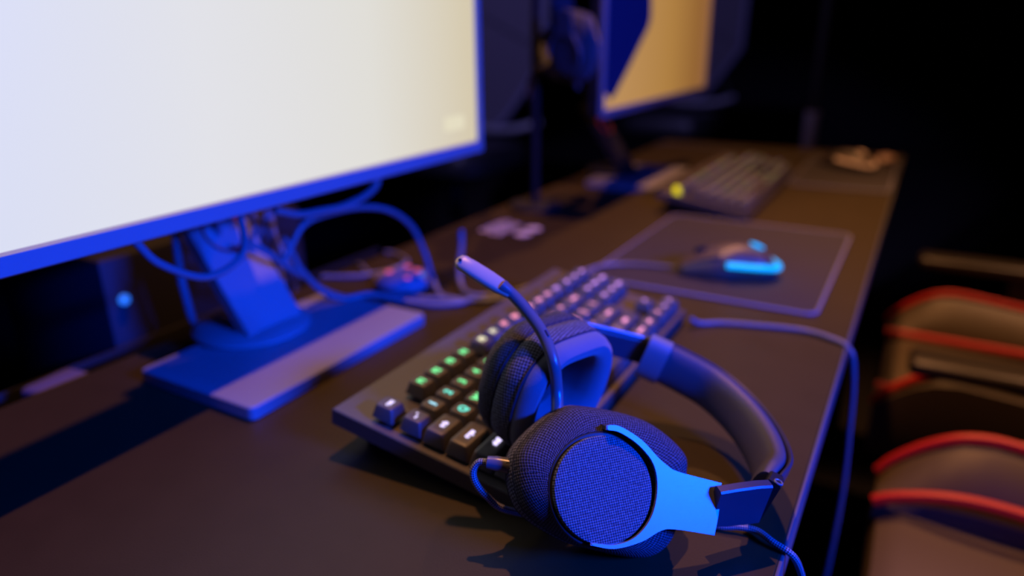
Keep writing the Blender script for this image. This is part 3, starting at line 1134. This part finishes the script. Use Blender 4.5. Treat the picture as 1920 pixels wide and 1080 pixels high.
# ------------------------------------------------------------------ puck, sticker
pk = thing('control_puck', (-0.513, 0.628, 0), 'round pale control puck with pink lights behind the near keyboard', 'controller')
bm = bmesh.new()
loft(bm, [[(r * math.cos(a), r * math.sin(a), z) for a in [2 * PI * k / 40 for k in range(40)]] for r, z in ((0.026, 0.0), (0.034, 0.003), (0.036, 0.008), (0.033, 0.013), (0.024, 0.0165), (0.010, 0.0175))])
finish('body', bm, M_puck, pk)
for (x, y, r, m, nm, lb) in ((-0.017, -0.006, 0.0046, M_pinkled, 'button_light', 'pink light'), (0.010, 0.014, 0.0046, M_pinkled, 'button_light', 'pink light'), (-0.010, 0.021, 0.004, M_pinkled, 'button_light', 'pink light'), (0.023, 0.006, 0.0032, M_blueled, 'button_light', 'blue light'), (0.016, -0.013, 0.003, M_pinkled, 'button_light', 'pink light'), (-0.012, 0.006, 0.006, M_puck, 'knob', None)):
    zz = 0.0165 if math.hypot(x, y) < 0.024 else 0.0145
    bm = bmesh.new()
    disc(bm, (x, y, zz - 0.002), r, 0.0035, 20, bev=0.0006)
    finish(nm, bm, m, pk, label=lb)

st = thing('desk_sticker', (-0.530, 0.915, 0), 'small pale lettered sticker on the desk between the two monitors', 'sticker', rot=(0, 0, 0.0))
bm = bmesh.new()
loft(bm, [[(a, b, z) for a, b in rrect(0.098, 0.085, 0.006)] for z in (0.0001, 0.0004)])
finish('backing', bm, M_desk, st)
# rows of blurred lettering (illegible in the photo) and two round marks
def glyphs(x, y0, n, w_, h_):
    for k in range(n):
        bm = bmesh.new()
        yy = y0 + k * (w_ * 1.25)
        if k % 2 == 0:
            box(bm, (x, yy - w_ * 0.3, 0.0006), (h_, w_ * 0.35, 0.0003))
            box(bm, (x - h_ * 0.35, yy + w_ * 0.1, 0.0006), (h_ * 0.25, w_ * 0.5, 0.0003))
            box(bm, (x + h_ * 0.3, yy + w_ * 0.1, 0.0006), (h_ * 0.25, w_ * 0.5, 0.0003))
        else:
            pts = [(x + h_ * 0.4 * math.sin(a), yy + w_ * 0.36 * math.cos(a), 0.0006) for a in [2 * PI * j / 14 for j in range(14)]]
            tube(bm, pts, 0.0016, 5, closed=True, flat=0.15)
        finish('lettering', bm, M_white, st, smooth=False)
glyphs(-0.030, -0.026, 6, 0.010, 0.020)
glyphs(-0.006, -0.034, 6, 0.010, 0.020)
for x, y, r in ((0.030, -0.016, 0.0125), (0.030, 0.018, 0.0125)):
    bm = bmesh.new()
    disc(bm, (x, y, 0.0004), r, 0.0004, 28)
    finish('round_mark', bm, M_white, st)

# ------------------------------------------------------------------ loose cords round the near monitor
cord('keyboard_cord', [(-0.1765, 0.668, 0.010), (-0.168, 0.675, 0.0035), (-0.150, 0.688, 0.0028), (-0.1251, 0.6966, 0.0028), (-0.0753, 0.7082, 0.0028), (-0.045, 0.700, 0.0030), (-0.0285, 0.692, -0.0005), (-0.021, 0.690, -0.02), (-0.016, 0.695, -0.08), (-0.012, 0.70, -0.2), (-0.02, 0.69, -0.45), (-0.04, 0.66, -0.73)], 0.0026, 'dark cable crossing the desk behind the keyboard and hanging over the front edge')
cord('looped_cord', [(-0.53, 0.46, 0.070), (-0.528, 0.474, 0.088), (-0.525, 0.492, 0.107), (-0.52, 0.522, 0.112), (-0.515, 0.565, 0.110), (-0.505, 0.60, 0.100), (-0.497, 0.628, 0.076), (-0.486, 0.636, 0.043), (-0.472, 0.630, 0.016), (-0.450, 0.615, 0.004), (-0.425, 0.615, 0.003), (-0.395, 0.625, 0.003), (-0.375, 0.648, 0.003)], 0.0031, 'thick cable rising in a tall loop to the right of the near monitor stand')
cord('draped_cord', [(-0.53, 0.468, 0.098), (-0.53, 0.476, 0.080), (-0.53, 0.485, 0.060), (-0.525, 0.505, 0.032), (-0.515, 0.525, 0.018), (-0.498, 0.553, 0.0165), (-0.470, 0.573, 0.007), (-0.441, 0.585, 0.0035), (-0.418, 0.603, 0.0035), (-0.412, 0.622, 0.0035)], 0.0034, 'cable dropping beside the monitor neck onto the back of the near base')
cord('neck_cord', [(-0.53, 0.425, 0.105), (-0.525, 0.445, 0.088), (-0.53, 0.470, 0.066), (-0.535, 0.498, 0.045), (-0.54, 0.525, 0.022), (-0.535, 0.556, 0.004), (-0.51, 0.580, 0.0035), (-0.47, 0.593, 0.0035), (-0.44, 0.607, 0.0035)], 0.0034, 'cable running down from the red ring behind the swivel disc')
cord('sagging_cord', [(-0.47, 0.275, 0.160), (-0.47, 0.2834, 0.1474), (-0.47, 0.2972, 0.1288), (-0.47, 0.3301, 0.1085), (-0.472, 0.361, 0.1096), (-0.478, 0.380, 0.121), (-0.50, 0.396, 0.145)], 0.0031, 'blue-lit cable sagging in front of the near monitor neck')
cord('upper_cord', [(-0.500, 0.435, 0.136), (-0.500, 0.4638, 0.126), (-0.500, 0.4904, 0.1235), (-0.500, 0.516, 0.1215), (-0.500, 0.5362, 0.1226), (-0.500, 0.558, 0.126), (-0.500, 0.5751, 0.134), (-0.500, 0.582, 0.150)], 0.0036, 'bright blue cable curving just under the near monitor bottom edge')
cord('standing_cord', [(-0.470, 0.690, 0.060), (-0.4655, 0.682, 0.040), (-0.460, 0.668, 0.020), (-0.450, 0.655, 0.006), (-0.435, 0.640, 0.0035), (-0.415, 0.632, 0.0035), (-0.398, 0.642, 0.0035), (-0.392, 0.665, 0.0035)], 0.0036, 'short upright cable end just behind the microphone tip')
cord('hanging_cord', [(-0.602, 0.402, 0.11), (-0.60, 0.399, 0.085), (-0.60, 0.398, 0.065), (-0.60, 0.3998, 0.045), (-0.60, 0.403, 0.02), (-0.60, 0.412, 0.0045), (-0.612, 0.43, 0.0045)], 0.0042, 'short blue-lit cable behind the left part of the near monitor stand')
# ring of cable on the desk beside the puck
cord('coiled_cord', [(-0.62, 0.60, 0.003), (-0.58, 0.625, 0.003), (-0.56, 0.66, 0.003), (-0.565, 0.70, 0.003), (-0.60, 0.72, 0.003), (-0.617, 0.72, 0.003)], 0.0030, 'cable curling round the back of the pale puck')

# small bundle of plugs behind the neck
bd = thing('cable_bundle', (-0.555, 0.455, 0.0), 'dark tangle of plugs and cable ties behind the near monitor neck', 'cables')
for k in range(7):
    bm = bmesh.new()
    a = random.random() * 6
    pts = [V((-0.01 + 0.012 * math.sin(a + j), 0.012 * k - 0.03 + 0.008 * math.cos(a * 2 + j), 0.027 + 0.021 * j)) for j in range(6)]
    tube(bm, spline(pts, 5), 0.0028, 8)
    finish('strand', bm, M_cable, bd)

# ------------------------------------------------------------------ headset stand with second headset, beside the far monitor
hst = thing('headset_stand', (-0.565, 1.06, 0), 'dark headset stand between the two monitors', 'stand')
bm = bmesh.new()
disc(bm, (0, 0, 0), 0.045, 0.008, 36, bev=0.002)
finish('base', bm, M_matt, hst)
bm = bmesh.new()
tube(bm, [(0, 0, 0.007), (0, 0, 0.12), (0, 0, 0.385)], 0.007, 14)
finish('pole', bm, M_matt, hst)
bm = bmesh.new()
tube(bm, [(-0.03, 0, 0.383), (0, 0, 0.388), (0.03, 0, 0.388), (0.055, 0, 0.395)], 0.011, 14)
finish('hook', bm, M_matt, hst)

# second headset: hangs with the band up
hs2 = copy_tree(hs)
for ch in list(hs2.children):
    if ch.name.startswith('braided_cable'):
        for g in list(ch.children): bpy.data.objects.remove(g)
        bpy.data.objects.remove(ch)
tag(hs2, 'second dark headset hanging on the stand beside the far monitor', 'headset')
src = Matrix((e_, yb, zb)).transposed()            # columns: ear axis, front, up
tgt_e = V((-0.42, 0.90, 0.0)).normalized()
tgt_z = V((0.0, 0.0, 1.0))
tgt_y = tgt_z.cross(tgt_e)
tgt = Matrix((tgt_e, tgt_y, tgt_z)).transposed()
R2 = tgt @ src.transposed()
apex = Jn + e_ * 0.0841 + zb * 0.0625 - HS0
hs2.rotation_euler = R2.to_euler()
hs2.location = V((-0.520, 1.06, 0.408)) - R2 @ apex

# ------------------------------------------------------------------ gaming chairs on the right
def make_seat(x0, yc, label, width=0.44, zseat=-0.285, arms=True, flip=1, red=True, inner=0.0):
    """front of the seat at x0 facing the desk (-x), centred on yc"""
    t = thing('gaming_chair', (x0 + 0.25, yc, FZ), label, 'chair')
    B = V((x0 + 0.25, yc, FZ))
    def P(x, y, z): return V((x0 + x, yc + y, z)) - B
    hw = width / 2
    # cushion
    bm = bmesh.new()
    rings = []
    for x, s, dz in ((0.0, 0.86, -0.03), (0.006, 0.95, -0.012), (0.03, 1.0, 0.0), (0.12, 1.0, -0.004), (0.3, 1.0, -0.01), (0.46, 1.0, -0.012), (0.48, 0.94, -0.03)):
        iw = hw - 0.085
        rings.append([P(x, -iw * s, zseat - 0.004 + dz), P(x, -iw * s * 0.5, zseat + 0.004 + dz), P(x, 0, zseat + 0.006 + dz), P(x, iw * s * 0.5, zseat + 0.004 + dz), P(x, iw * s, zseat - 0.004 + dz), P(x, iw * s, zseat - 0.07), P(x, -iw * s, zseat - 0.07)])
    loft(bm, rings)
    finish('seat_cushion', bm, M_leather, t)
    def arch(x):
        s = min(1, x / 0.11)
        up = math.sin(s * PI / 2) ** 0.8
        dn_ = 1 - 0.55 * max(0, (x - 0.11) / 0.35) ** 1.2
        return 0.075 * up * dn_
    for sd in (-1, 1):
        bm = bmesh.new()
        rings = []
        xs = [0.0, 0.012, 0.03, 0.055, 0.08, 0.11, 0.15, 0.2, 0.26, 0.33, 0.4, 0.46, 0.48]
        for x in xs:
            h = arch(x)
            e1 = 0.6 if x in (0.0, 0.48) else 1
            rings.append([P(x, sd * (hw - 0.088), zseat - 0.002), P(x, sd * (hw - 0.07), zseat + h * 0.45 * e1), P(x, sd * (hw - 0.04), zseat + h * 0.9), P(x, sd * (hw - 0.022), zseat + h),
                          P(x, sd * (hw - 0.006), zseat + h * 0.86 * e1), P(x, sd * hw, zseat - 0.02), P(x, sd * (hw - 0.01), zseat - 0.08), P(x, sd * (hw - 0.085), zseat - 0.08)])
        loft(bm, rings)
        bl = finish('seat_bolster', bm, M_leather, t)
        for off, hf, nm in ((-0.020, 1.0, 'piping'), (-0.088, inner, 'piping')):
            bm = bmesh.new()
            pts = [P(x, sd * (hw + off), zseat + arch(x) * hf + 0.003) for x in xs[:-1]]
            tube(bm, spline(pts, 3), 0.0072, 8)
            finish(nm, bm, M_red if red else M_silver, bl, label='red piping' if red else None)
    # backrest
    bm = bmesh.new()
    rings = []
    for z, wd, th, dx in ((zseat - 0.02, 0.42, 0.09, 0.0), (zseat + 0.12, 0.47, 0.10, 0.02), (zseat + 0.35, 0.50, 0.10, 0.06), (zseat + 0.48, 0.54, 0.10, 0.09), (zseat + 0.60, 0.46, 0.09, 0.11), (zseat + 0.76, 0.34, 0.08, 0.14), (zseat + 0.82, 0.26, 0.05, 0.15)):
        rings.append([P(0.53 + dx + a, b, z) for a, b in rrect(th, wd, th * 0.45, 4)])
    loft(bm, rings)
    finish('backrest', bm, M_leather, t)
    if arms:
        for sd in (-1, 1):
            bm = bmesh.new()
            box(bm, (0, 0, 0), (0.25, 0.070, 0.024), 0.011, 3)
            for v in bm.verts: v.co += P(0.16, sd * (hw + 0.055), -0.165)
            ar = finish('armrest', bm, M_arm, t)
            bm = bmesh.new()
            box(bm, (0, 0, 0), (0.09, 0.04, 0.22), 0.006)
            for v in bm.verts: v.co += P(0.24, sd * (hw + 0.055), -0.285)
            box(bm, P(0.24, sd * (hw - 0.02), -0.385), (0.09, 0.19, 0.02), 0.004)
            finish('armrest_post', bm, M_black, ar)
    bm = bmesh.new()
    tube(bm, [P(0.25, 0, -0.68), P(0.25, 0, zseat - 0.065)], 0.03, 16)
    finish('gas_lift', bm, M_black, t)
    for k in range(5):
        a = 2 * PI * k / 5 + 0.4
        bm = bmesh.new()
        tube(bm, [P(0.25, 0, -0.655), P(0.25 + 0.28 * math.cos(a), 0.28 * math.sin(a), -0.675)], lambda s: 0.024 - 0.009 * s, 10)
        lg = finish('leg', bm, M_black, t)
        bm = bmesh.new()
        disc(bm, P(0.25 + 0.28 * math.cos(a), 0.28 * math.sin(a) - 0.012, -0.713), 0.0265, 0.024, 18, axis='y', bev=0.003)
        finish('caster', bm, M_black, lg)
    return t


ch2 = make_seat(0.0, 1.365, 'far gaming chair with red piping, armrests level with the far keyboard')
ch1 = make_seat(0.02, 0.685, 'near gaming chair with red piping, pushed against the desk at the bottom right', width=0.42, zseat=-0.235, arms=False, inner=0.42)

# ------------------------------------------------------------------ chairs across the room, backs with angled lower corners
def shell_chair(x, y, label, arc=True):
    t = thing('office_chair', (x, y, FZ), label, 'chair')
    z0 = -FZ
    poly = [(-0.13, -0.08), (0.05, -0.08), (0.255, 0.18), (0.27, 0.23), (0.27, 0.60), (0.2, 0.66), (-0.2, 0.66), (-0.27, 0.60), (-0.27, 0.23), (-0.255, 0.18)]
    ps = [(p.x, p.y) for p in spline([(a, b, 0) for a, b in poly], 4, True)]
    bm = bmesh.new()
    prism(bm, ps, -0.03, 0.03, lambda a, b, d: V((a, d, b + z0)), 0.012)
    back = finish('backrest', bm, M_shell_grey, t)
    bm = bmesh.new()
    tube(bm, [V((a, -0.028, b + z0)) for a, b in ps], 0.012, 8, closed=True)
    finish('rim', bm, M_padedge, back)
    bm = bmesh.new()
    tube(bm, spline([(-0.27, -0.05, 0.71), (-0.20, -0.07, 0.685), (-0.05, -0.09, 0.662), (0.08, -0.09, 0.655), (0.18, -0.08, 0.664), (0.265, -0.05, 0.69)], 6), 0.016, 12)
    finish('lumbar_rail', bm, M_silver, t, label='pale curved rail under the backrest')
    for sx in (-1, 1):
        bm = bmesh.new()
        tube(bm, [(sx * 0.22, -0.07, 0.675), (sx * 0.22, 0.0, 0.70), (sx * 0.16, 0.0, 0.86)], 0.008, 8)
        finish('rail_bracket', bm, M_black, t)
    bm = bmesh.new()
    loft(bm, [[V((a, b - 0.28, zz + z0)) for a, b in rrect(0.5 * s, 0.46 * s, 0.12 * s, 6)] for s, zz in ((0.9, -0.22), (1, -0.2), (1, -0.15), (0.9, -0.12))])
    finish('seat', bm, M_black, t)
    bm = bmesh.new()
    box(bm, (0, -0.0, z0 - 0.12), (0.06, 0.02, 0.14), 0.004)
    finish('bracket', bm, M_black, t)
    bm = bmesh.new()
    tube(bm, [V((0, -0.28, 0.06)), V((0, -0.28, z0 - 0.2))], 0.028, 14)
    finish('gas_lift', bm, M_black, t)
    for k in range(5):
        a = 2 * PI * k / 5
        bm = bmesh.new()
        tube(bm, [V((0, -0.28, 0.075)), V((0.27 * math.cos(a), -0.28 + 0.27 * math.sin(a), 0.045))], 0.02, 10)
        box(bm, (0.27 * math.cos(a), -0.28 + 0.27 * math.sin(a), 0.0255), (0.045, 0.045, 0.049), 0.01)
        finish('leg', bm, M_black, t)
    return t


oc1 = shell_chair(-1.60, 2.6, 'grey-backed office chair seen in the gap between the two monitors')
oc2 = shell_chair(-1.18, 4.05, 'distant grey-backed office chair just right of the far monitor')

# computer case behind the near monitor
pcb = thing('computer_case', (-0.822, 0.523, FZ), 'dark computer case with a blue power light behind the desk', 'computer case')
bm = bmesh.new()
box(bm, (0, 0, 0.405), (0.22, 0.28, 0.81), 0.006)
finish('body', bm, M_case2, pcb)
bm = bmesh.new()
disc(bm, (0.1095, -0.121, 0.762), 0.006, 0.004, 20, axis='x', bev=0.0008)
finish('power_light', bm, M_blueled, pcb, label='blue power light')
for k in range(6):
    bm = bmesh.new()
    box(bm, (0.111, 0.02, 0.60 + k * 0.012), (0.002, 0.16, 0.005), 0.0005)
    finish('vent_slat', bm, M_black, pcb)

# slim light stand beyond the desk end
ls = thing('floor_stand', (-0.293, 2.3, FZ), 'slim dark floor stand beyond the far end of the desk', 'stand')
bm = bmesh.new()
tube(bm, [(0, 0, 0.02), (0, 0, 1.9)], 0.012, 14)
finish('pole', bm, M_matt, ls)
bm = bmesh.new()
tube(bm, [(0, 0, 0.665), (0, 0, 0.80)], 0.022, 16)
finish('glint', bm, M_silver, ls, label='grey clamp sleeve')  # light sleeve added to draw a glint on the dark pole
for k in range(3):
    a = 2 * PI * k / 3 + 0.5
    bm = bmesh.new()
    tube(bm, [(0, 0, 0.25), (0.25 * math.cos(a), 0.25 * math.sin(a), 0.01)], 0.008, 10)
    finish('leg', bm, M_blackmetal, ls)

# small pale object at the far desk corner
bm = bmesh.new()
loft(bm, [[(r * math.cos(a) * 0.8, r * math.sin(a) * 1.3, z) for a in [2 * PI * k / 28 for k in range(28)]] for r, z in ((0.022, 0), (0.026, 0.004), (0.026, 0.014), (0.020, 0.021), (0.008, 0.024))])
o = finish('dial', bm, mat('pale_dial', (0.5, 0.33, 0.26), 0.4))
o.location = (-0.062, 1.79, 0)
tag(o, 'small pale rounded dial at the far front corner of the desk', 'dial')
